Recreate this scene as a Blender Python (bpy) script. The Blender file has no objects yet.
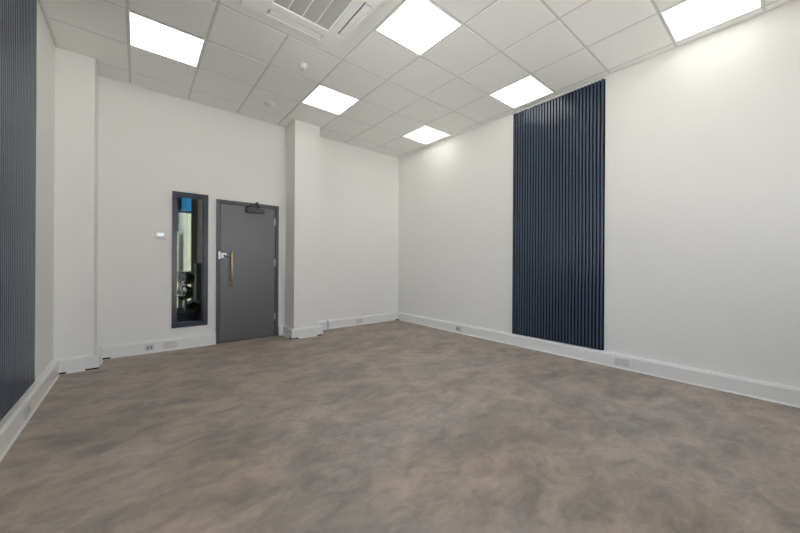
import bpy, bmesh, math, random
from mathutils import Vector, Matrix
random.seed(7)
S = bpy.context.scene
COL = S.collection

# ------------------------------------------------------------------ dimensions (metres)
CAM_Z = 1.156
CEIL = 3.388
XR, XL, YB, YF = 4.220, -0.663, 5.312, -1.5      # right, left, back (seen) and front (behind camera) walls
GX, GY, TILE = 4.119, 1.361, 0.6                 # ceiling grid origin
TR_H, TR_D = 0.154, 0.054                        # skirting trunking
LCX, LCY = -0.365, 4.885                          # left pier: right side x, front y
RC0, RC1, RCY = 1.860, 2.268, 4.925              # right pier
LB = 8.6                                         # far wall of the lobby beyond the glazed panel

# ------------------------------------------------------------------ materials
def nt(name):
    m = bpy.data.materials.new(name); m.use_nodes = True
    n = m.node_tree.nodes; l = m.node_tree.links
    return m, n, l, n['Principled BSDF']

def mat(name, rgb, rough=0.5, metal=0.0, spec=0.5, noise=0.0, nscale=20.0, bump=0.0, bscale=200.0):
    m, n, l, b = nt(name)
    b.inputs['Base Color'].default_value = (*rgb, 1)
    b.inputs['Roughness'].default_value = rough
    b.inputs['Metallic'].default_value = metal
    b.inputs['Specular IOR Level'].default_value = spec
    tc = n.new('ShaderNodeTexCoord')
    if noise:
        t = n.new('ShaderNodeTexNoise'); t.inputs['Scale'].default_value = nscale; t.inputs['Detail'].default_value = 4
        l.new(tc.outputs['Object'], t.inputs['Vector'])
        r = n.new('ShaderNodeMapRange'); r.inputs['To Min'].default_value = 1 - noise; r.inputs['To Max'].default_value = 1 + noise
        l.new(t.outputs['Fac'], r.inputs['Value'])
        mx = n.new('ShaderNodeVectorMath'); mx.operation = 'SCALE'; mx.inputs[0].default_value = rgb
        l.new(r.outputs['Result'], mx.inputs['Scale']); l.new(mx.outputs['Vector'], b.inputs['Base Color'])
    if bump:
        t2 = n.new('ShaderNodeTexNoise'); t2.inputs['Scale'].default_value = bscale; t2.inputs['Detail'].default_value = 2
        l.new(tc.outputs['Object'], t2.inputs['Vector'])
        bp = n.new('ShaderNodeBump'); bp.inputs['Strength'].default_value = bump; bp.inputs['Distance'].default_value = 0.002
        l.new(t2.outputs['Fac'], bp.inputs['Height']); l.new(bp.outputs['Normal'], b.inputs['Normal'])
    return m

def emis(name, rgb, strength):
    m, n, l, b = nt(name)
    b.inputs['Base Color'].default_value = (*rgb, 1)
    b.inputs['Emission Color'].default_value = (*rgb, 1)
    b.inputs['Emission Strength'].default_value = strength
    return m

M_wall = mat('wall_paint', (0.88, 0.865, 0.835), 0.75, noise=0.012, nscale=3, bump=0.12, bscale=260)
M_tile = mat('ceiling_tile', (0.91, 0.90, 0.87), 0.9, noise=0.02, nscale=60, bump=0.25, bscale=420)
M_grid = mat('ceiling_grid', (0.68, 0.675, 0.65), 0.6)
M_angle = mat('ceiling_angle', (0.82, 0.815, 0.79), 0.55)
M_trunk = mat('trunking_plastic', (0.88, 0.87, 0.85), 0.28, spec=0.5)
M_trunk2 = mat('trunking_fitting', (0.87, 0.86, 0.84), 0.32)
M_plate = mat('socket_white', (0.74, 0.735, 0.725), 0.3)
M_rock = mat('socket_rocker', (0.60, 0.605, 0.61), 0.35)
M_hole = mat('socket_hole', (0.22, 0.22, 0.225), 0.6)
M_module = mat('data_module', (0.42, 0.43, 0.44), 0.45)
M_white = mat('white_plastic', (0.80, 0.80, 0.79), 0.4)
M_lframe = mat('light_frame', (0.78, 0.78, 0.76), 0.4)
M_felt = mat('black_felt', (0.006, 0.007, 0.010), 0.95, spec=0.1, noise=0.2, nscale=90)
M_door = mat('door_laminate', (0.108, 0.108, 0.112), 0.36, spec=0.8, noise=0.05, nscale=6, bump=0.05, bscale=500)
M_frame = mat('door_frame_paint', (0.088, 0.088, 0.090), 0.36)
M_wframe = mat('window_frame_paint', (0.030, 0.043, 0.064), 0.25, spec=0.5)
M_brass = mat('brushed_brass', (0.86, 0.74, 0.42), 0.3, metal=1.0, noise=0.06, nscale=40)
M_steel = mat('satin_steel', (0.52, 0.52, 0.54), 0.35, metal=1.0)
M_black = mat('closer_black', (0.018, 0.018, 0.02), 0.42)
M_closer = mat('closer_cover', (0.05, 0.05, 0.053), 0.4)
M_ac = mat('ac_fascia', (0.90, 0.90, 0.875), 0.45)
M_dark = mat('ac_slot_dark', (0.05, 0.05, 0.05), 0.7)
M_lens = mat('sensor_lens', (0.55, 0.55, 0.55), 0.25)
M_screen = emis('controller_screen', (0.80, 0.93, 0.95), 0.35)
M_light = emis('led_diffuser', (1.0, 0.985, 0.92), 1.45)
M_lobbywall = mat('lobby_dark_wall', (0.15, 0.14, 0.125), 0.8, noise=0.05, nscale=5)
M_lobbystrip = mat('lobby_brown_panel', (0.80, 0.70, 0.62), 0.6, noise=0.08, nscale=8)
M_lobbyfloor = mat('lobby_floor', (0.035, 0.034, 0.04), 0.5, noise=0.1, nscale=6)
M_cab = mat('dark_cabinet', (0.030, 0.028, 0.028), 0.5, noise=0.1, nscale=10)
M_cabtop = mat('dark_worktop', (0.075, 0.072, 0.068), 0.35)
M_leaf = mat('leaf_green', (0.030, 0.040, 0.012), 0.9, spec=0.1, noise=0.35, nscale=25)
M_bark = mat('stem_bark', (0.10, 0.075, 0.06), 0.85, noise=0.2, nscale=30)
M_pot = mat('pot_grey', (0.10, 0.105, 0.115), 0.4, noise=0.08, nscale=12)
M_soil = mat('soil', (0.03, 0.022, 0.016), 0.95, noise=0.3, nscale=60)
M_alu = mat('window_aluminium', (0.020, 0.030, 0.048), 0.35)
M_cream = mat('cream_render', (0.80, 0.74, 0.55), 0.85, noise=0.05, nscale=2)
M_skyblock = mat('pale_sky_block', (0.30, 0.48, 0.66), 0.5, noise=0.05, nscale=2)
M_cream2 = mat('pale_render', (0.80, 0.76, 0.60), 0.85, noise=0.05, nscale=2)
M_teal = mat('building_glass', (0.06, 0.20, 0.26), 0.25)
M_coping = mat('coping_stone', (0.45, 0.44, 0.40), 0.8, noise=0.1, nscale=5)
M_reflector = mat('pale_reflector', (0.62, 0.61, 0.58), 0.9, noise=0.06, nscale=2)
M_ground = mat('paving', (0.30, 0.30, 0.29), 0.9, noise=0.15, nscale=1.5)

def glass(name, tint, refl=1.0):
    m, n, l, b = nt(name)
    n.remove(b); out = n['Material Output']
    tr = n.new('ShaderNodeBsdfTransparent'); tr.inputs['Color'].default_value = (*tint, 1)
    gl = n.new('ShaderNodeBsdfGlossy'); gl.inputs['Roughness'].default_value = 0.0
    fr = n.new('ShaderNodeFresnel'); fr.inputs['IOR'].default_value = 1.5
    mu = n.new('ShaderNodeMath'); mu.operation = 'MULTIPLY'; mu.inputs[1].default_value = refl
    l.new(fr.outputs['Fac'], mu.inputs[0])
    mx = n.new('ShaderNodeMixShader')
    l.new(mu.outputs[0], mx.inputs['Fac']); l.new(tr.outputs[0], mx.inputs[1]); l.new(gl.outputs[0], mx.inputs[2])
    l.new(mx.outputs[0], out.inputs['Surface'])
    return m
M_glass = glass('vision_glass', (0.86, 0.90, 0.90), 0.25)
M_glass2 = glass('clear_glass', (0.948, 0.958, 0.962), 1.0)
M_warmgl = glass('lobby_window_glass', (0.62, 0.62, 0.58), 1.0)
M_bluegl = glass('blue_tinted_glass', (0.13, 0.33, 0.52), 1.0)

def slat_mat():
    m, n, l, b = nt('navy_slat')
    tc = n.new('ShaderNodeTexCoord'); mp = n.new('ShaderNodeMapping'); mp.inputs['Scale'].default_value = (60, 60, 1.2)
    l.new(tc.outputs['Object'], mp.inputs['Vector'])
    t = n.new('ShaderNodeTexNoise'); t.inputs['Scale'].default_value = 3; t.inputs['Detail'].default_value = 4
    l.new(mp.outputs['Vector'], t.inputs['Vector'])
    r = n.new('ShaderNodeValToRGB')
    r.color_ramp.elements[0].position = 0.3; r.color_ramp.elements[0].color = (0.030, 0.052, 0.092, 1)
    r.color_ramp.elements[1].position = 0.75; r.color_ramp.elements[1].color = (0.044, 0.072, 0.120, 1)
    l.new(t.outputs['Fac'], r.inputs['Fac']); l.new(r.outputs['Color'], b.inputs['Base Color'])
    b.inputs['Roughness'].default_value = 0.27; b.inputs['Specular IOR Level'].default_value = 1.0
    return m
M_slat = slat_mat()

def mesh_mat():
    m, n, l, b = nt('grille_mesh')
    tc = n.new('ShaderNodeTexCoord')
    c = n.new('ShaderNodeTexChecker'); c.inputs['Scale'].default_value = 160
    c.inputs['Color1'].default_value = (0.62, 0.62, 0.59, 1); c.inputs['Color2'].default_value = (0.44, 0.44, 0.42, 1)
    l.new(tc.outputs['Object'], c.inputs['Vector']); l.new(c.outputs['Color'], b.inputs['Base Color'])
    b.inputs['Roughness'].default_value = 0.7
    return m
M_mesh = mesh_mat()

def floor_mat():
    m, n, l, b = nt('mottled_vinyl')
    tc = n.new('ShaderNodeTexCoord')
    def noise(scale, detail, dist, sx=1.0, sy=1.0, rot=0.0, off=0.0, rough=0.55):
        mp = n.new('ShaderNodeMapping'); mp.inputs['Scale'].default_value = (sx, sy, 1); mp.inputs['Rotation'].default_value = (0, 0, rot)
        mp.inputs['Location'].default_value = (off, off * 0.7, 0)
        l.new(tc.outputs['Object'], mp.inputs['Vector'])
        t = n.new('ShaderNodeTexNoise'); t.inputs['Scale'].default_value = scale; t.inputs['Detail'].default_value = detail
        t.inputs['Distortion'].default_value = dist; t.inputs['Roughness'].default_value = rough
        l.new(mp.outputs['Vector'], t.inputs['Vector']); return t.outputs['Fac']
    def ramp(f, stops):
        r = n.new('ShaderNodeValToRGB'); e = r.color_ramp.elements
        e[0].position, e[0].color = stops[0][0], (*stops[0][1], 1)
        e[1].position, e[1].color = stops[-1][0], (*stops[-1][1], 1)
        for p, c in stops[1:-1]:
            k = e.new(p); k.color = (*c, 1)
        l.new(f, r.inputs['Fac']); return r.outputs['Color']
    def mix(kind, fac, a, c):
        x = n.new('ShaderNodeMix'); x.data_type = 'RGBA'; x.blend_type = kind
        if isinstance(fac, float): x.inputs['Factor'].default_value = fac
        else: l.new(fac, x.inputs['Factor'])
        l.new(a, x.inputs[6]); l.new(c, x.inputs[7]); return x.outputs[2]
    big = ramp(noise(1.9, 6, 0.6, 0.85, 1.25, 0.15, 0.0, 0.62), [(0.30, (0.305, 0.290, 0.282)), (0.47, (0.385, 0.352, 0.328)), (0.60, (0.455, 0.405, 0.368)), (0.75, (0.490, 0.440, 0.402))])
    warm = ramp(noise(0.9, 4, 0.4, 1.0, 1.4, 0.5, 7.3), [(0.42, (1, 1, 1)), (0.60, (1.01, 0.97, 0.92)), (0.75, (1.02, 0.95, 0.87))])
    streak = ramp(noise(5.5, 7, 0.8, 0.85, 1.2, 0.35, 3.1, 0.62), [(0.30, (0.76, 0.77, 0.79)), (0.5, (0.98, 0.98, 0.98)), (0.72, (1.20, 1.18, 1.16))])
    fine = ramp(noise(30, 6, 0.4, 0.8, 1.2, 0, 1.7, 0.7), [(0.3, (0.88, 0.88, 0.89)), (0.7, (1.10, 1.10, 1.09))])
    big = mix('MULTIPLY', 1.0, big, warm); w_ = n.new('ShaderNodeRGB'); w_.outputs[0].default_value = (1.0, .955, .91, 1); c = mix('MULTIPLY', 1.0, big, w_.outputs[0]); c = mix('MULTIPLY', 1.0, c, streak); c = mix('MULTIPLY', 1.0, c, fine)
    l.new(c, b.inputs['Base Color'])
    b.inputs['Roughness'].default_value = 0.55; b.inputs['Specular IOR Level'].default_value = 0.3
    bp = n.new('ShaderNodeBump'); bp.inputs['Strength'].default_value = 0.08; bp.inputs['Distance'].default_value = 0.001
    l.new(noise(120, 3, 0), bp.inputs['Height']); l.new(bp.outputs['Normal'], b.inputs['Normal'])
    return m
M_floor = floor_mat()

# ------------------------------------------------------------------ mesh helpers
def box(bm, x0, y0, z0, x1, y1, z1, mi=0):
    v = [bm.verts.new((x, y, z)) for x in (x0, x1) for y in (y0, y1) for z in (z0, z1)]
    for f in ((0, 1, 3, 2), (4, 6, 7, 5), (0, 4, 5, 1), (2, 3, 7, 6), (0, 2, 6, 4), (1, 5, 7, 3)):
        bm.faces.new([v[i] for i in f]).material_index = mi

def bbox(bm, x0, y0, z0, x1, y1, z1, r, seg=2):
    t = bmesh.new(); box(t, x0, y0, z0, x1, y1, z1)
    bmesh.ops.bevel(t, geom=list(t.edges), offset=r, segments=seg, affect='EDGES')
    me = bpy.data.meshes.new('tmp'); t.to_mesh(me); t.free(); bm.from_mesh(me); bpy.data.meshes.remove(me)

def prism(bm, pts, f):
    """closed outline pts [(u,v)], two mapping functions f(u,v,0/1) -> xyz"""
    a = [bm.verts.new(f(u, v, 0)) for u, v in pts]; b = [bm.verts.new(f(u, v, 1)) for u, v in pts]
    k = len(pts)
    for i in range(k): bm.faces.new((a[i], a[(i + 1) % k], b[(i + 1) % k], b[i]))
    bm.faces.new(a[::-1]); bm.faces.new(b)

def tube(bm, p, q, r, seg=14):
    p, q = Vector(p), Vector(q); d = (q - p).normalized()
    u = d.orthogonal().normalized(); w = d.cross(u)
    A = []; B = []
    for i in range(seg):
        a = 2 * math.pi * i / seg; o = (u * math.cos(a) + w * math.sin(a)) * r
        A.append(bm.verts.new(p + o)); B.append(bm.verts.new(q + o))
    for i in range(seg):
        bm.faces.new((A[i], A[(i + 1) % seg], B[(i + 1) % seg], B[i])).smooth = True
    bm.faces.new(A[::-1]); bm.faces.new(B)

def lathe(bm, prof, cx=0, cy=0, seg=32):
    rings = [[bm.verts.new((cx + r * math.cos(2 * math.pi * i / seg), cy + r * math.sin(2 * math.pi * i / seg), z)) for i in range(seg)] if r > 1e-6 else [bm.verts.new((cx, cy, z))] for r, z in prof]
    for a, b in zip(rings, rings[1:]):
        for i in range(seg):
            j = (i + 1) % seg
            if len(a) == 1 and len(b) == 1: continue
            if len(a) == 1: f = bm.faces.new((a[0], b[i], b[j]))
            elif len(b) == 1: f = bm.faces.new((a[i], a[j], b[0]))
            else: f = bm.faces.new((a[i], a[j], b[j], b[i]))
            f.smooth = True

def plate(bm, us, vs, hole, f, w0, w1):
    """slab over the cells of a (us x vs) grid that are not holes; f(u,v,w) -> xyz"""
    cells = {(i, j) for i in range(len(us) - 1) for j in range(len(vs) - 1) if not hole((us[i] + us[i + 1]) / 2, (vs[j] + vs[j + 1]) / 2)}
    V = {}
    def v(i, j, w):
        if (i, j, w) not in V: V[(i, j, w)] = bm.verts.new(f(us[i], vs[j], w))
        return V[(i, j, w)]
    for i, j in cells:
        bm.faces.new((v(i, j, w0), v(i + 1, j, w0), v(i + 1, j + 1, w0), v(i, j + 1, w0)))
        bm.faces.new((v(i, j, w1), v(i, j + 1, w1), v(i + 1, j + 1, w1), v(i + 1, j, w1)))
        for di, dj, a, b in ((-1, 0, (0, 0), (0, 1)), (1, 0, (1, 1), (1, 0)), (0, -1, (1, 0), (0, 0)), (0, 1, (0, 1), (1, 1))):
            if (i + di, j + dj) not in cells:
                p, q = (i + a[0], j + a[1]), (i + b[0], j + b[1])
                bm.faces.new((v(*p, w0), v(*q, w0), v(*q, w1), v(*p, w1)))

def obj(name, bm, mats, parent=None, fix=True):
    if fix: bmesh.ops.recalc_face_normals(bm, faces=bm.faces)
    me = bpy.data.meshes.new(name); bm.to_mesh(me); bm.free()
    for m in (mats if isinstance(mats, (list, tuple)) else [mats]): me.materials.append(m)
    o = bpy.data.objects.new(name, me); COL.objects.link(o)
    if parent is not None: o.parent = parent
    return o

def empty(name, loc=(0, 0, 0), rz=0.0):
    o = bpy.data.objects.new(name, None); COL.objects.link(o)
    o.empty_display_size = 0.1; o.location = loc; o.rotation_euler = (0, 0, rz)
    return o

def tag(o, label, cat, group=None):
    o['label'] = label; o['category'] = cat
    if group: o['group'] = group
    return o

def struct(o, label=None, cat=None):
    o['kind'] = 'structure'
    if label: o['label'] = label
    if cat: o['category'] = cat
    return o

def B(): return bmesh.new()
def one(name, dims, m, parent=None, r=0.0):
    bm = B()
    if r: bbox(bm, *dims, r)
    else: box(bm, *dims)
    return obj(name, bm, m, parent)

# ------------------------------------------------------------------ room shell
struct(one('floor', (XL - .2, YF - .2, -.15, XR + .2, YB + .02, 0), M_floor), 'mottled brown and grey vinyl floor', 'floor')
SY0, SY1, SZ0, SZ1 = .55, 2.55, 1.0, 2.95  # unseen left opening, added to brighten the right wall and ceiling
bm = B()
plate(bm, [YF - .15, SY0, SY1, YB + .12], [0, SZ0, SZ1, CEIL + .1], lambda u, v: SY0 < u < SY1 and SZ0 < v < SZ1, lambda u, v, w: (w, u, v), XL - .15, XL)
struct(obj('wall_left', bm, M_wall), 'white painted wall on the left behind the blue slats', 'wall')
w5 = struct(empty('fill_window_5', (XL - .075, (SY0 + SY1) / 2, SZ0)), 'wide unseen window added in the left wall for fill light', 'window')
bm = B(); hw = (SY1 - SY0) / 2; hh = SZ1 - SZ0
plate(bm, [-hw, -hw + .05, -.025, .025, hw - .05, hw], [0, .05, hh - .05, hh], lambda u, v: (.025 < abs(u) < hw - .05) and .05 < v < hh - .05, lambda u, v, w: (w, u, v), -.03, .03)
obj('window_frame', bm, M_alu, w5)
bm = B(); box(bm, -.004, -hw + .04, .04, .004, hw - .04, hh - .04); obj('pane', bm, M_glass2, w5)
struct(one('wall_right', (XR, YF - .15, 0, XR + .15, YB + .12, CEIL + .1), M_wall), 'white painted wall on the right with the blue slat panel', 'wall')
WX0, WX1, WZ0, WZ1 = 0.352, 0.768, 0.284, 2.120      # glazed panel (outer frame)
DX0, DX1, DZ1 = 0.868, 1.745, 2.081                  # door (outer frame)
bm = B()
def back_hole(u, v):
    return (WX0 + .03 < u < WX1 - .03 and WZ0 + .03 < v < WZ1 - .03) or (DX0 + .03 < u < DX1 - .03 and v < DZ1 - .03)
plate(bm, [XL - .15, WX0 + .03, WX1 - .03, DX0 + .03, DX1 - .03, XR], [0, WZ0 + .03, DZ1 - .03, WZ1 - .03, CEIL + .1], back_hole, lambda u, v, w: (u, w, v), YB, YB + .12)
struct(obj('wall_back', bm, M_wall), 'white painted back wall with the grey door', 'wall')
# wall behind the camera with a tall daylight window
FZ0, FZ1 = 0.06, 2.90
FWIN = [(-0.45, 1.24), (2.15, 4.05)]  # right-hand opening is added for fill light
bm = B()
plate(bm, [XL, *FWIN[0], *FWIN[1], XR], [0, FZ0, .90, FZ1, CEIL + .1], lambda u, v: v < FZ1 and any(a < u < b and v > z for (a, b), z in zip(FWIN, (FZ0, .90))), lambda u, v, w: (u, w, v), YF - .15, YF)
struct(obj('wall_front', bm, M_wall), 'white painted wall behind the camera with tall windows', 'wall')
for nm, (fx0, fx1), lb in zip(('window_2', 'fill_window_4'), FWIN, ('tall daylight window behind the camera on the left', 'tall unseen window added behind the camera on the right for fill light')):
    fz0 = FZ0 if nm == 'window_2' else .90
    w2 = struct(empty(nm, ((fx0 + fx1) / 2, YF - .075, fz0)), lb, 'window')
    bm = B(); hw = (fx1 - fx0) / 2; hh = FZ1 - fz0
    plate(bm, [-hw, -hw + .05, -.025, .025, hw - .05, hw], [0, .05, hh - .7, hh - .65, hh - .05, hh],
          lambda u, v: (.025 < abs(u) < hw - .05) and (.05 < v < hh - .7 or hh - .65 < v < hh - .05), lambda u, v, w: (u, w, v), -.03, .03)
    obj('window_frame', bm, M_alu, w2)
    bm = B(); box(bm, -hw + .04, -.004, .04, hw - .04, .004, hh - .04); obj('pane', bm, M_glass2, w2)

# boxed piers on the back wall
struct(one('wall_pier_left', (XL, LCY, 0, LCX, YB, CEIL), M_wall), 'white boxed pier in the back left corner', 'pier')
struct(one('wall_pier_right', (RC0, RCY, 0, RC1, YB, CEIL), M_wall), 'white boxed pier right of the grey door', 'pier')

# suspended ceiling: backing, tegular tiles with 24 mm recessed grid lines
bm = B()
box(bm, XL - .15, YF - .15, CEIL + .003, XR + .15, YB + .12, CEIL + .12, 1)
ks = range(-1, 9); js = range(-5, 8)
AC0, AC1 = (-6, -4), (1, 3)
LIGHTS = [(-7, 4), (-4, 4), (-1, 4), (-4, 1), (-1, 1), (-1, -2), (-7, 1), (-7, -2), (-4, -2)]
g = .011
edge = .030
def tile(x0, x1, y0, y1):
    x0, x1, y0, y1 = max(x0 + g, XL + edge), min(x1 - g, XR - edge), max(y0 + g, YF + edge), min(y1 - g, YB - edge)
    if x1 - x0 > .03 and y1 - y0 > .03:
        b = .0025
        top = [(x0, y0), (x1, y0), (x1, y1), (x0, y1)]
        bot = [(x0 + b, y0 + b), (x1 - b, y0 + b), (x1 - b, y1 - b), (x0 + b, y1 - b)]
        va = [bm.verts.new((x, y, CEIL + .003)) for x, y in top]; vb = [bm.verts.new((x, y, CEIL)) for x, y in bot]
        for i in range(4): bm.faces.new((va[i], va[(i + 1) % 4], vb[(i + 1) % 4], vb[i])).material_index = 0
        bm.faces.new(vb[::-1]).material_index = 0
for i in range(-8, 1):
    for j in range(-5, 7):
        if (i, j) in LIGHTS: continue
        if AC0[0] <= i < AC0[1] and AC1[0] <= j < AC1[1]: continue
        tile(GX + TILE * i, GX + TILE * (i + 1), GY + TILE * j, GY + TILE * (j + 1))
tile(GX + TILE * AC0[0], GX + TILE * AC0[1], GY + TILE * AC1[0], GY + TILE * AC1[1])
struct(obj('ceiling', bm, [M_tile, M_grid]), 'suspended ceiling of white square tiles in a thin grid', 'ceiling')
# wall angle round the edge of the ceiling
bm = B()
a0, a1 = .012, .032
box(bm, XR - a1, YF, CEIL - .003, XR - a0, YB - a0, CEIL + .003)
box(bm, XL + a0, YF, CEIL - .003, XL + a1, YB - a0, CEIL + .003)
box(bm, XL + a1, YB - a1, CEIL - .003, XR - a1, YB - a0, CEIL + .003)
box(bm, LCX + .004, LCY, CEIL - .003, LCX + .024, YB - a1, CEIL + .003)
box(bm, XL + a1, LCY - .024, CEIL - .003, LCX + .024, LCY - .004, CEIL + .003)
box(bm, RC0 - .024, RCY - .024, CEIL - .003, RC1 + .024, RCY - .004, CEIL + .003)
box(bm, RC0 - .024, RCY - .004, CEIL - .003, RC0 - .004, YB - a1, CEIL + .003)
box(bm, RC1 + .004, RCY - .004, CEIL - .003, RC1 + .024, YB - a1, CEIL + .003)
struct(obj('trim_1', bm, M_angle), 'pale wall angle round the edge of the ceiling', 'trim')

# ------------------------------------------------------------------ skirting trunking (runs and corner fittings)
PROF = [(0, 0), (TR_D + .006, 0), (TR_D + .006, .004), (TR_D - .004, .017), (TR_D - .004, TR_H - .020), (TR_D - .006, TR_H - .018), (TR_D - .014, TR_H - .003), (TR_D - .018, TR_H), (0, TR_H)]
PFIT = [(0, .014)] + [(u + .0012, max(v, .014)) for u, v in PROF if u > 0 and v >= .016] + [(0, TR_H + .0012)]
PGAP = [(0, 0), (TR_D - .012, 0), (TR_D - .012, .0142), (0, .0142)]  # strip filling the gap under fittings, its black stands in for shade
def run(bm, a, b, n, ma=0.0, mb=0.0, prof=PROF):
    """sweep along the wall from a to b, n = inward normal, ma/mb = mitre (+1 internal, -1 external, 0 square)"""
    a, b, n = Vector((*a, 0)), Vector((*b, 0)), Vector((*n, 0)); d = (b - a).normalized()
    prism(bm, prof, lambda u, v, e: (a + d * ma * u if e == 0 else b - d * mb * u) + n * u + Vector((0, 0, v)))
F = .13   # fitting leg length
E_ = .003
def fitting(parent, c, d1, n1, d2, n2, L, m):
    """corner fitting at c with legs along d1 and d2 (m: +1 internal, -1 external) over a black strip that paints the shade in the floor gap"""
    for name, prof, ma in (('corner_fitting', PFIT, M_trunk2), ('gap_shade', PGAP, M_felt)):
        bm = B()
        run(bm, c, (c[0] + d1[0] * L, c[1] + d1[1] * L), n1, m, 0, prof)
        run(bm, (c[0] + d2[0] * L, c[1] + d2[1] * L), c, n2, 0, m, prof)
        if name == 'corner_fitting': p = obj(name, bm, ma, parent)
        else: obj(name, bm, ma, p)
def corner_int(parent, c, d1, d2, L=F): fitting(parent, c, d1, d2, d2, d1, L, 1)
def corner_ext(parent, c, d1, n1, d2, n2, L=F): fitting(parent, c, d1, n1, d2, n2, L, -1)
# left wall
bm = B(); run(bm, (XL, YF), (XL, LCY - .10), (1, 0)); bl = struct(obj('baseboard_left', bm, M_trunk), 'white skirting trunking along the left wall', 'baseboard')
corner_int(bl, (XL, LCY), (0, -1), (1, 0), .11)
# left pier
bm = B(); run(bm, (XL + .10, LCY), (LCX - .06, LCY), (0, -1)); run(bm, (LCX, LCY + .10), (LCX, YB - .11), (1, 0))
bp = struct(obj('baseboard_pier_left', bm, M_trunk), 'white skirting trunking round the left pier', 'baseboard')
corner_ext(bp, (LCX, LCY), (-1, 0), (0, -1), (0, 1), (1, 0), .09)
# back wall left of the door
bm = B(); run(bm, (LCX + .12, YB), (DX0 - .004, YB), (0, -1)); bb = struct(obj('baseboard_back', bm, M_trunk), 'white skirting trunking on the back wall left of the door', 'baseboard')
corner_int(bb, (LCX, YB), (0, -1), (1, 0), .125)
# right pier
bm = B()
run(bm, (DX1 + .004, YB), (RC0, YB), (0, -1), 0, 1); run(bm, (RC0, YB), (RC0, RCY + .08), (-1, 0), 1, 0)
run(bm, (RC0 + .06, RCY), (RC1 - .05, RCY), (0, -1)); run(bm, (RC1, RCY + .05), (RC1, YB - .11), (1, 0))
bq = struct(obj('baseboard_pier_right', bm, M_trunk), 'white skirting trunking round the right pier', 'baseboard')
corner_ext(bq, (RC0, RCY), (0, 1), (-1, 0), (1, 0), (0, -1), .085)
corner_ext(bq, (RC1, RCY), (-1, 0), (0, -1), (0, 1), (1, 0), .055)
# back wall right of the pier
bm = B(); run(bm, (RC1 + .12, YB), (XR - .11, YB), (0, -1)); br = struct(obj('baseboard_back_right', bm, M_trunk), 'white skirting trunking on the back wall right of the pier', 'baseboard')
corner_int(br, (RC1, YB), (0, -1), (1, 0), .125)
bm = B(); run(bm, (2.575, YB), (2.612, YB), (0, -1), prof=[(u + .003 if u else 0, v + (.003 if v > .1 else 0)) for u, v in PROF]); obj('joint_cover', bm, M_rock, br)
# right wall
bm = B(); run(bm, (XR, YB - .11), (XR, YF), (-1, 0)); rr = struct(obj('baseboard_right', bm, M_trunk), 'white skirting trunking along the right wall', 'baseboard')
corner_int(rr, (XR, YB), (-1, 0), (0, -1), .12)

# ------------------------------------------------------------------ slatted acoustic panels
def slat_panel(y0, y1, z0, z1, wall_x, sgn, label):
    """sgn = direction into the room along x"""
    t = tag(empty('slat_wall_panel', (wall_x, (y0 + y1) / 2, z0)), label, 'wall panel', 'blue slatted wall panels')
    w = (y1 - y0) / 2; h = z1 - z0
    bm = B(); box(bm, *sorted((0, sgn * .005))[:1], -w, 0, sorted((0, sgn * .005))[1], w, h); obj('backing', bm, M_felt, t)
    bm = B(); n = 30; p = (y1 - y0) / n
    for k in range(n):
        c = -w + p * (k + .5)
        if sgn < 0: c += .0045
        a, b = sorted((sgn * .009, sgn * .022))
        hw = .0122; ch = .0025
        f = sgn * .025; e = sgn * (.025 - ch); r = sgn * .004
        prism(bm, [(r, -hw), (e, -hw), (f, -hw + ch), (f, hw - ch), (e, hw), (r, hw)], lambda u, v, e_, c=c: (u, c + v, h if e_ else 0.0))
        bm.faces.ensure_lookup_table()
        bm.faces[-8].material_index = bm.faces[-4].material_index = 1   # black slat edges
    obj('slats', bm, [M_slat, M_felt], t)
slat_panel(1.412, 2.612, TR_H + .004, CEIL - .034, XR, -1, 'navy blue vertical slat panel on the right white wall')
slat_panel(2.76, 3.96, TR_H + .03, CEIL - .012, XL, 1, 'navy blue vertical slat panel on the left wall at the picture edge')

# ------------------------------------------------------------------ ceiling lights
LAB = {(-7, 4): 'square LED ceiling light nearest the left wall, before the glazed panel',
       (-4, 4): 'square LED ceiling light just in front of the right pier',
       (-1, 4): 'farthest square LED ceiling light, by the back right corner',
       (-4, 1): 'square LED ceiling light beside the air conditioning cassette',
       (-1, 1): 'square LED ceiling light directly above the right blue slat panel',
       (-1, -2): 'square LED ceiling light cut by the top right picture edge',
       (-7, 1): 'square LED ceiling light above the left blue slat panel, out of frame',
       (-7, -2): 'square LED ceiling light behind the camera by the left wall',
       (-4, -2): 'square LED ceiling light behind the camera in the middle of the room'}
for (i, j) in LIGHTS:
    t = tag(empty('ceiling_light', (GX + TILE * (i + .5), GY + TILE * (j + .5), CEIL)), LAB[(i, j)], 'ceiling light', 'square LED ceiling lights')
    bm = B(); o_, n_ = .2925, .281
    plate(bm, [-o_, -n_, n_, o_], [-o_, -n_, n_, o_], lambda u, v: abs(u) < n_ and abs(v) < n_, lambda u, v, w: (u, v, w), -.003, .004)
    obj('frame', bm, M_lframe, t)
    bm = B(); box(bm, -n_, -n_, -.0015, n_, n_, .004); obj('diffuser', bm, M_light, t)

# ------------------------------------------------------------------ air conditioning cassette
ac = tag(empty('air_conditioner', (GX + TILE * (AC0[0] + 1), GY + TILE * (AC1[0] + 1), CEIL)), 'white four way air conditioning cassette recessed in the ceiling', 'air conditioner')
HO, S1, S0, SL, HG = .452, .418, .338, .262, .274
Z0, Z1 = -.032, -.006
bm = B()
us = [-HO, -S1, -S0, -HG, -SL, SL, HG, S0, S1, HO]
def achole(u, v):
    if abs(u) < HG and abs(v) < HG: return True
    return (S0 < abs(u) < S1 and abs(v) < SL) or (S0 < abs(v) < S1 and abs(u) < SL)
plate(bm, us, us, achole, lambda u, v, w: (u, v, w), Z0, Z1)
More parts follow.
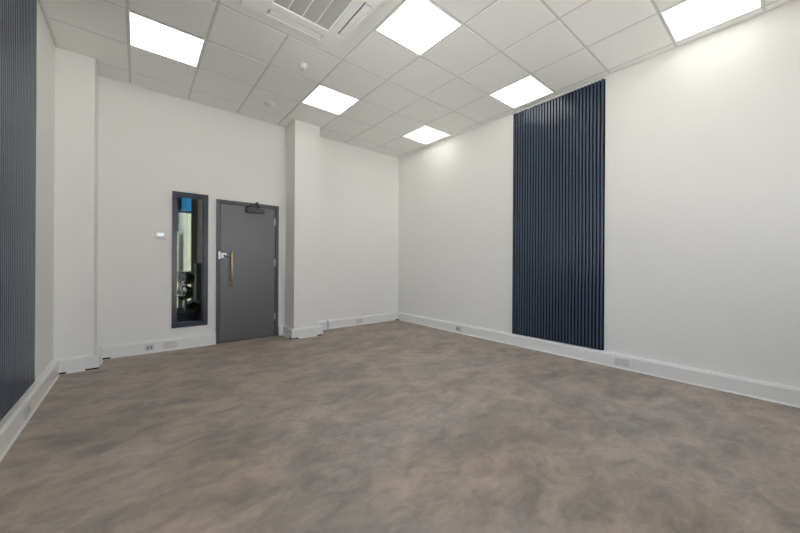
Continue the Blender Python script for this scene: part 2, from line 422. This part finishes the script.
# sloping skirt up to the ceiling
for s in range(4):
    R = Matrix.Rotation(s * math.pi / 2, 4, 'Z')
    q = [(-HO, HO, Z0), (HO, HO, Z0), (HO + .004, HO + .004, 0), (-HO - .004, HO + .004, 0)]
    bm.faces.new([bm.verts.new(R @ Vector(c)) for c in q])
obj('fascia', bm, M_ac, ac)
bm = B(); box(bm, -S1 - .005, -S1 - .005, Z1, S1 + .005, S1 + .005, 0); obj('air_chamber', bm, M_dark, ac)
# return grille: fine mesh with a rim and three dividers
bm = B(); box(bm, -HG + .012, -HG + .012, -.022, HG - .012, HG - .012, -.012); gr = obj('return_grille', bm, M_mesh, ac)
bm = B()
plate(bm, [-HG + .004, -HG + .022, HG - .022, HG - .004], [-HG + .004, -HG + .022, HG - .022, HG - .004], lambda u, v: abs(u) < HG - .022 and abs(v) < HG - .022, lambda u, v, w: (u, v, w), -.034, -.012)
for k in (-1, 0, 1):
    c = k * (HG - .02) / 2; box(bm, c - .004, -HG + .022, -.028, c + .004, HG - .022, -.018)
obj('grille_frame', bm, M_ac, gr)
for s in range(4):
    bm = B(); R = Matrix.Rotation(s * math.pi / 2, 4, 'Z')
    prism(bm, [(S0 + .018, -.024), (S0 + .044, -.030), (S1 - .005, -.029), (S1 - .005, -.022), (S0 + .044, -.023), (S0 + .018, -.017)],
          lambda u, v, e: R @ Vector((-.240 if e == 0 else .240, u, v)))
    obj('louvre', bm, M_ac, ac)
    for sx in (-1, 1):
        bm2 = B(); a, b = sorted((sx * .2495, sx * .2585))
        prism(bm2, [(S0 + .01, -.030), (S1 - .004, -.030), (S1 - .004, -.008), (S0 + .01, -.008)], lambda u, v, e: R @ Vector((a if e == 0 else b, u, v)))
        obj('louvre_end', bm2, M_ac, ac)

# ------------------------------------------------------------------ detectors
t = tag(empty('motion_sensor', (1.417, 3.524, CEIL)), 'small round white ceiling sensor with a dark lens, nearer the cassette', 'sensor')
bm = B(); lathe(bm, [(.0, 0), (.050, 0), (.050, -.006), (.046, -.010), (.036, -.013), (.034, -.034), (.029, -.042), (.020, -.045), (.0, -.045)]); obj('body', bm, M_white, t)
bm = B(); lathe(bm, [(.0, -.044), (.014, -.0445), (.014, -.050), (.009, -.054), (0, -.055)], seg=20); obj('lens', bm, M_lens, t)
t = tag(empty('smoke_detector', (1.402, 4.665, CEIL)), 'low round white smoke detector on the ceiling before the door', 'smoke detector')
bm = B(); lathe(bm, [(0, 0), (.070, 0), (.070, -.008), (.062, -.014), (0, -.014)]); obj('base', bm, M_white, t)
bm = B(); lathe(bm, [(0, -.012), (.060, -.013), (.060, -.026), (.053, -.036), (.030, -.040), (0, -.041)]); obj('cover', bm, M_white, t)

# ------------------------------------------------------------------ sockets on the trunking
FACE = TR_D - .004
def at_wall(wall, s, z):
    if wall == 'back': return (s, YB - FACE, z), 0.0
    if wall == 'right': return (XR - FACE, s, z), -math.pi / 2
    return (XL + FACE, s, z), math.pi / 2
def socket(wall, s, label, z=.032):
    loc, rz = at_wall(wall, s, z)
    t = tag(empty('wall_socket', loc, rz), label, 'socket', 'outlets on the skirting trunking')
    bm = B(); bbox(bm, -.073, -.009, 0, .073, .0005, .086, .0025); obj('faceplate', bm, M_plate, t)
    for sx in (-1, 1):
        bm = B(); bbox(bm, sx * .018 - .007, -.013, .050, sx * .018 + .007, -.008, .074, .0015); obj('switch_rocker', bm, M_rock, t)
        bm = B()
        for dx, z0, w, h in ((0, .044, .0045, .008), (-.011, .024, .008, .0045), (.011, .024, .008, .0045)):
            c = sx * .046 + dx; box(bm, c - w / 2, -.0094, z0, c + w / 2, -.0085, z0 + h)
        obj('pin_slots', bm, M_hole, t)
def data_outlet(wall, s, label, w, mods, z=.032):
    loc, rz = at_wall(wall, s, z)
    t = tag(empty('data_outlet', loc, rz), label, 'data outlet', 'outlets on the skirting trunking')
    bm = B(); bbox(bm, -w / 2, -.009, 0, w / 2, .0005, .086, .0025); obj('faceplate', bm, M_plate, t)
    for c, mw in mods:
        bm = B(); bbox(bm, c - mw / 2, -.012, .018, c + mw / 2, -.008, .068, .0015); m = obj('socket_module', bm, M_module, t)
        bm = B(); box(bm, c - mw * .28, -.0124, .030, c + mw * .28, -.0115, .046); obj('port', bm, M_hole, m)
socket('right', 1.215, 'white double socket on the right trunking nearest the camera, past the slat panel')
data_outlet('right', 3.583, 'outlet plate with grey insert on the right trunking between slat panel and corner', .146, [(-.045, .034), (-.005, .034)])
socket('back', 3.245, 'white double socket on the trunking right of the right pier')
data_outlet('back', .124, 'small square outlet with two ports on the trunking left of the glazed panel', .092, [(-.018, .026), (.018, .026)])
socket('back', .339, 'white double socket on the trunking directly below the glazed panel')
socket('left', 3.55, 'white double socket on the left trunking below the left slat panel')

# wall controller beside the glazed panel
t = tag(empty('wall_controller', (.228, YB, 1.470)), 'small white wall controller with pale screen left of the glazed panel', 'controller')
bm = B(); bbox(bm, -.060, -.022, 0, .060, 0, .094, .005, 3); obj('body', bm, M_white, t)
bm = B(); bbox(bm, -.032, -.0235, .044, .036, -.020, .080, .001); obj('screen', bm, M_screen, t)
bm = B()
for k in range(3): bbox(bm, -.032 + k * .026, -.0245, .016, -.016 + k * .026, -.021, .028, .001)
obj('buttons', bm, M_rock, t)

# ------------------------------------------------------------------ glazed panel beside the door
w1 = struct(empty('window_1', ((WX0 + WX1) / 2, YB, WZ0)), 'tall narrow glazed panel in a dark frame left of the door', 'window')
hw = (WX1 - WX0) / 2; hh = WZ1 - WZ0
bm = B(); fw = .050
plate(bm, [-hw, -hw + fw, hw - fw, hw], [0, fw, hh - fw, hh], lambda u, v: abs(u) < hw - fw and fw < v < hh - fw, lambda u, v, w: (u, w, v), -.016, .130)
obj('window_frame', bm, M_wframe, w1)
bm = B(); i_ = hw - fw + .001; 
plate(bm, [-i_, -i_ + .014, i_ - .014, i_], [fw - .001, fw + .013, hh - fw - .013, hh - fw + .001], lambda u, v: abs(u) < i_ - .014 and fw + .013 < v < hh - fw - .013, lambda u, v, w: (u, w, v), .050, .066)
obj('glazing_bead', bm, M_wframe, w1)
bm = B(); box(bm, -i_, .068, fw - .001, i_, .076, hh - fw + .001); obj('pane', bm, M_glass, w1)

# ------------------------------------------------------------------ door
d1 = struct(empty('door_1', ((DX0 + DX1) / 2, YB, 0)), 'dark grey single door in a grey frame on the back wall', 'door')
hw = (DX1 - DX0) / 2; fw = .046
bm = B()
plate(bm, [-hw, -hw + fw, hw - fw, hw], [0, DZ1 - fw, DZ1], lambda u, v: abs(u) < hw - fw and v < DZ1 - fw, lambda u, v, w: (u, w, v), -.016, .130)
# stop behind the leaf
plate(bm, [-hw + fw, -hw + fw + .02, hw - fw - .02, hw - fw], [0, DZ1 - fw - .02, DZ1 - fw], lambda u, v: abs(u) < hw - fw - .02 and v < DZ1 - fw - .02, lambda u, v, w: (u, w, v), .046, .130)
obj('door_frame', bm, M_frame, d1)
LX0, LX1, LZ = -hw + fw + .006, hw - fw - .006, DZ1 - fw - .006
bm = B(); bbox(bm, LX0, -.002, .008, LX1, .044, LZ, .002); obj('door_leaf', bm, M_door, d1)
bm = B(); box(bm, LX0 - .004, .010, .0, LX1 + .004, .040, .007); obj('threshold_seal', bm, M_black, d1)
cx = (DX0 + DX1) / 2
# hinges on the right edge
for z in (1.765, 1.115, .256):
    bm = B(); tube(bm, (hw - fw - .003, -.010, z), (hw - fw - .003, -.010, z + .11), .0075); box(bm, hw - fw - .020, -.006, z, hw - fw + .014, -.001, z + .11); obj('hinge', bm, M_steel, d1)
# brass pull bar
bm = B(); px = 1.064 - cx
tube(bm, (px, -.062, .812), (px, -.062, 1.328), .0125, 18)
hd = obj('door_handle', bm, M_brass, d1)
hd['label'] = 'vertical brass pull bar'
bm = B()
for z in (.872, 1.268): tube(bm, (px, -.062, z), (px, -.002, z), .008); tube(bm, (px, -.008, z), (px, -.002, z), .014)
obj('handle_standoff', bm, M_brass, hd)
# lock: keep on the frame, case and turn on the leaf
lx = .910 - cx
bm = B(); bbox(bm, lx - .016, -.030, 1.218, lx + .010, -.012, 1.328, .003); obj('lock_keep', bm, M_steel, d1)
lx = .965 - cx
bm = B(); bbox(bm, lx - .034, -.018, 1.236, lx + .036, -.001, 1.306, .004); lk = obj('lock_case', bm, M_steel, d1)
bm = B(); tube(bm, (lx + .008, -.018, 1.271), (lx + .008, -.030, 1.271), .014); bbox(bm, lx + .000, -.040, 1.240, lx + .052, -.028, 1.262, .003); obj('thumb_turn', bm, M_black, lk)
# overhead closer
x0, x1 = 1.258 - cx, 1.516 - cx
bm = B(); bbox(bm, x0, -.062, 1.931, x1, -.001, 2.001, .007, 3); cl = obj('door_closer', bm, M_closer, d1)
bm = B(); bbox(bm, x0 - .006, -.064, 1.934, x0 + .012, -.001, 1.999, .004); obj('end_cap', bm, M_black, cl)
bm = B()
A0 = Vector((1.275 - cx, -.045, 2.012)); A1 = Vector((1.400 - cx, -.085, 2.082)); A2 = Vector((1.425 - cx, -.030, 2.020))
tube(bm, (A0.x, A0.y, 1.998), (A0.x, A0.y, 2.020), .013)
tube(bm, A0, A1, .0085); tube(bm, A1, A2, .0105); tube(bm, A1 + Vector((0, 0, -.012)), A1 + Vector((0, 0, .012)), .013)
box(bm, A2.x - .022, -.034, 2.002, A2.x + .022, -.014, 2.046)
obj('closer_arm', bm, M_black, cl)

# ------------------------------------------------------------------ lobby beyond the glazed panel
LX_, RX_ = -1.4, 3.2
LY = YB + .12
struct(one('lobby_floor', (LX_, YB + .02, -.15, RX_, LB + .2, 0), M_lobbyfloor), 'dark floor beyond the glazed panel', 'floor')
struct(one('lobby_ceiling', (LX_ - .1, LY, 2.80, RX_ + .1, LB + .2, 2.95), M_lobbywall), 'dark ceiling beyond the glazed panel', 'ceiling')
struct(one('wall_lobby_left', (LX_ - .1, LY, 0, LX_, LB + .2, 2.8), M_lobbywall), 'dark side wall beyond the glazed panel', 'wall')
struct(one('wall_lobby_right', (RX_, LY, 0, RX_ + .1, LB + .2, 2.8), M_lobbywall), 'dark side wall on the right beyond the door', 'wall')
OX0, OX1, OZ0, OZ1 = -.55, .935, .12, 2.66
bm = B()
plate(bm, [LX_, OX0, OX1, RX_], [0, OZ0, OZ1, 2.8], lambda u, v: OX0 < u < OX1 and OZ0 < v < OZ1, lambda u, v, w: (u, w, v), LB, LB + .18)
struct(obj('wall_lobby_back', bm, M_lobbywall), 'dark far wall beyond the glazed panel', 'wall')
struct(one('trim_2', (1.036, LB - .03, 1.16, 1.40, LB, 2.8), M_lobbystrip), 'grey brown wall panel beyond the glazed panel', 'trim')
w3 = struct(empty('window_3', ((OX0 + OX1) / 2, LB + .06, OZ0)), 'bright tall window seen through the glazed panel', 'window')
ox = (OX0 + OX1) / 2; hw = (OX1 - OX0) / 2
zt, zb = 2.275 - OZ0, .925 - OZ0
hh = OZ1 - OZ0
bm = B()
xm = .715 - ox
uu = sorted([-hw, -hw + .04, -.53, -.49, xm - .028, xm + .028, hw - .008, hw])
vv = [0, .05, zb, zb + .045, zt, zt + .035, hh - .04, hh]
def w3hole(u, v):
    if abs(u) > hw - .008 or u < -hw + .04 or v < .05 or v > hh - .04: return False
    if zt < v < zt + .035 or zb < v < zb + .045: return False
    if -.53 < u < -.49: return False
    if v > zt and xm - .028 < u < xm + .028: return False
    return True
plate(bm, uu, vv, w3hole, lambda u, v, w: (u, w, v), -.03, .03)
obj('window_frame', bm, M_alu, w3)
bm = B(); box(bm, -hw + .03, -.003, .04, hw - .005, .003, zt + .01); obj('pane', bm, M_warmgl, w3)
bm = B(); box(bm, -hw + .03, -.003, zt + .02, hw - .005, .003, hh - .03); o = obj('transom_pane', bm, M_bluegl, w3); o['label'] = 'blue tinted top pane'

def cabinet(x0, x1, y0, y1, h, label, name):
    t = tag(empty(name, ((x0 + x1) / 2, (y0 + y1) / 2, 0)), label, 'cabinet')
    w = (x1 - x0) / 2; d = (y1 - y0) / 2
    bm = B(); box(bm, -w + .01, -d + .03, 0, w - .01, d, .06); box(bm, -w, -d + .02, .06, w, d, h - .03); obj('body', bm, M_cab, t)
    n = max(2, round((x1 - x0) / .45)); p = 2 * w / n
    for k in range(n):
        a = -w + k * p
        bm = B(); bbox(bm, a + .003, -d, .065, a + p - .003, -d + .019, h - .034, .002); dr = obj('door', bm, M_cab, t)
        bm = B(); tube(bm, (a + p - .05, -d - .02, h * .5), (a + p - .05, -d - .02, h * .5 + min(.12, h * .3)), .005, 8)
        for zz in (h * .5 + .005, h * .5 + min(.12, h * .3) - .005): tube(bm, (a + p - .05, -d - .02, zz), (a + p - .05, -d + .002, zz), .004, 8)
        obj('handle', bm, M_steel, dr)
    bm = B(); bbox(bm, -w - .01, -d - .015, h - .03, w + .01, d, h, .003); obj('top', bm, M_cabtop, t)
cabinet(.965, 2.3, 8.14, 8.56, 1.14, 'tall dark sideboard against the far wall beyond the glazed panel', 'sideboard')
cabinet(.735, 2.0, 7.62, 8.02, .385, 'low dark cabinet with thin pale top beyond the glazed panel', 'low_cabinet')

def leaf_ball(bm, c, rx, rz, n, s):
    t = bmesh.new(); bmesh.ops.create_icosphere(t, subdivisions=3, radius=1.0)
    for v in t.verts:
        k = .93 + random.uniform(-.05, .05); v.co = Vector((c[0] + v.co.x * rx * k, c[1] + v.co.y * rx * k, c[2] + v.co.z * rz * k))
    me = bpy.data.meshes.new('tmp'); t.to_mesh(me); t.free(); bm.from_mesh(me); bpy.data.meshes.remove(me)
    for _ in range(n):
        d = Vector((random.gauss(0, 1), random.gauss(0, 1), random.gauss(0, 1))).normalized()
        p = Vector((c[0] + d.x * rx * .86, c[1] + d.y * rx * .86, c[2] + d.z * rz * .86))
        u = (d + Vector((random.uniform(-.8, .8), random.uniform(-.8, .8), random.uniform(-.5, .9)))).normalized()
        w = u.orthogonal().normalized() * s * .38; L = u * s * random.uniform(.7, 1.2)
        q = [p, p + L * .45 + w, p + L, p + L * .45 - w]
        bm.faces.new([bm.verts.new(a) for a in q])
def pot(bm, r, h):
    lathe(bm, [(0, 0), (r * .72, 0), (r * .98, h * .93), (r * 1.04, h * .93), (r * 1.04, h), (r * .92, h), (r * .90, h * .9), (0, h * .9)], seg=28)
tp = tag(empty('potted_topiary', (.690, 7.22, 0)), 'dark two ball topiary in a pot behind the glazed panel', 'plant')
bm = B(); pot(bm, .13, .26); obj('pot', bm, M_pot, tp)
bm = B(); lathe(bm, [(.0, .238), (.115, .238), (.115, .245), (0, .247)], seg=20); obj('soil', bm, M_soil, tp)
bm = B(); tube(bm, (0, 0, .24), (.008, 0, .60), .016, 10); tube(bm, (.008, 0, .60), (0, 0, .90), .013, 10); obj('stem', bm, M_bark, tp)
bm = B(); leaf_ball(bm, (.005, 0, .870), .130, .105, 420, .035); leaf_ball(bm, (-.015, 0, .610), .122, .135, 420, .035); obj('foliage', bm, M_leaf, tp, fix=False)
pl = tag(empty('potted_plant', (.850, 7.49, 0)), 'low green leafy plant in a grey pot before the low cabinet', 'plant')
bm = B(); pot(bm, .075, .20); obj('pot', bm, M_pot, pl)
bm = B(); lathe(bm, [(0, .184), (.066, .184), (.066, .19), (0, .191)], seg=20); obj('soil', bm, M_soil, pl)
bm = B(); leaf_ball(bm, (0, 0, .285), .085, .085, 320, .05); obj('foliage', bm, M_leaf, pl, fix=False)

# ------------------------------------------------------------------ outside
struct(one('ground', (-40, -40, -3.4, 40, 60, -3.2), M_ground), 'pale paving outside', 'ground')
struct(one('reflector', (-14, -16, -.30, 16, YF - .16, -.05), M_reflector), 'unseen added sunlit terrace outside the windows behind the camera', 'reflector')  # unseen slab added to bounce sunlight up to the ceiling
struct(one('reflector', (-14, YF - .16, -.30, XL - .9, YB, -.05), M_reflector), 'unseen added sunlit terrace outside the window in the left wall', 'reflector')  # unseen slab added to bounce sunlight through the left opening
sun = bpy.data.lights.new('sun', 'SUN'); sun.energy = 26; sun.angle = .01; sun.color = (1, .93, .84)
so = bpy.data.objects.new('sun', sun); COL.objects.link(so)
so.rotation_euler = Vector((-.75, -.18, -1.0)).to_track_quat('-Z', 'Y').to_euler()
def building(name, label, x0, x1, y0, y1, z1, m, wins):
    t = tag(empty(name, ((x0 + x1) / 2, (y0 + y1) / 2, -3.2)), label, 'building', 'cream buildings outside the far window')
    ox, oy, oz = t.location
    one('wall', (x0 - ox, y0 - oy, 0, x1 - ox, y1 - oy, z1 - oz), m, t)
    one('coping', (x0 - ox - .06, y0 - oy - .06, z1 - oz, x1 - ox + .06, y1 - oy + .06, z1 - oz + .12), M_coping, t)
    for (a, b, c, d) in wins:
        bm = B(); plate(bm, [a - ox, a - ox + .06, b - ox - .06, b - ox], [c - oz, c - oz + .06, d - oz - .06, d - oz], lambda u, v: a - ox + .06 < u < b - ox - .06 and c - oz + .06 < v < d - oz - .06, lambda u, v, w: (u, w, v), y0 - oy - .06, y0 - oy + .01)
        f = obj('window', bm, M_coping, t)
        bm = B(); box(bm, a - ox + .05, y0 - oy - .03, c - oz + .05, b - ox - .05, y0 - oy - .012, d - oz - .05); obj('glass', bm, M_teal, f)
building('building', 'tall cream building on the right outside the far window', 1.31, 7.0, 13.2, 19, 9.0, M_cream, [(2.2, 3.2, .2, 1.8), (4.0, 5.0, .2, 1.8), (2.2, 3.2, 3.4, 5.0), (4.0, 5.0, 3.4, 5.0)])
building('building', 'pale blue block in place of the sky behind the low cream building', -7.0, 1.15, 16.2, 21, 9.0, M_skyblock, [(.62, .95, 2.6, 4.2), (-.6, .3, 2.6, 4.2), (-3.0, -1.6, 2.6, 4.2)])  # blue block added where pale sky would show
building('building', 'low cream building with teal windows outside the far window', -7.0, 1.15, 14.4, 15.6, 2.2, M_cream2, [(.52, 1.03, 1.02, 1.48), (.52, 1.03, 1.60, 2.02), (-1.0, .2, 1.02, 1.9), (-3.0, -1.6, 1.02, 1.9)])

# ------------------------------------------------------------------ world, camera, view
W = bpy.data.worlds.new('sky'); S.world = W; W.use_nodes = True
n = W.node_tree.nodes; l = W.node_tree.links; bg = n['Background']
tc = n.new('ShaderNodeTexCoord'); sp = n.new('ShaderNodeSeparateXYZ'); l.new(tc.outputs['Generated'], sp.inputs[0])
rp = n.new('ShaderNodeValToRGB'); e = rp.color_ramp.elements
e[0].position = 0.0; e[0].color = (0.80, 0.80, 0.81, 1); e[1].position = 0.9; e[1].color = (0.28, 0.42, 0.66, 1)
k = e.new(.25); k.color = (0.64, 0.70, 0.80, 1)
l.new(sp.outputs['Z'], rp.inputs['Fac']); l.new(rp.outputs['Color'], bg.inputs['Color'])
bg.inputs['Strength'].default_value = 3.2

f, yaw, cx, cy, roll = 321.86, 0.69552, 406.086, 264.434, 0.005835
cam = bpy.data.cameras.new('camera'); co = bpy.data.objects.new('camera', cam); COL.objects.link(co)
cam.sensor_fit = 'HORIZONTAL'; cam.sensor_width = 36; cam.lens = f / 800 * 36
cam.shift_x = (400 - cx) / 800; cam.shift_y = (cy - 266.5) / 800
cam.clip_start = .02; cam.clip_end = 200
fw = Vector((math.sin(yaw), math.cos(yaw), 0)); rt = Vector((math.cos(yaw), -math.sin(yaw), 0)); up = Vector((0, 0, 1))
r2 = rt * math.cos(roll) + up * math.sin(roll); u2 = up * math.cos(roll) - rt * math.sin(roll)
co.matrix_world = Matrix(((r2.x, u2.x, -fw.x, 0), (r2.y, u2.y, -fw.y, 0), (r2.z, u2.z, -fw.z, CAM_Z), (0, 0, 0, 1)))
S.camera = co
S.view_settings.view_transform = 'Standard'; S.view_settings.look = 'None'; S.view_settings.gamma = 1
S.view_settings.use_curve_mapping = False; S.view_settings.exposure = 0.80
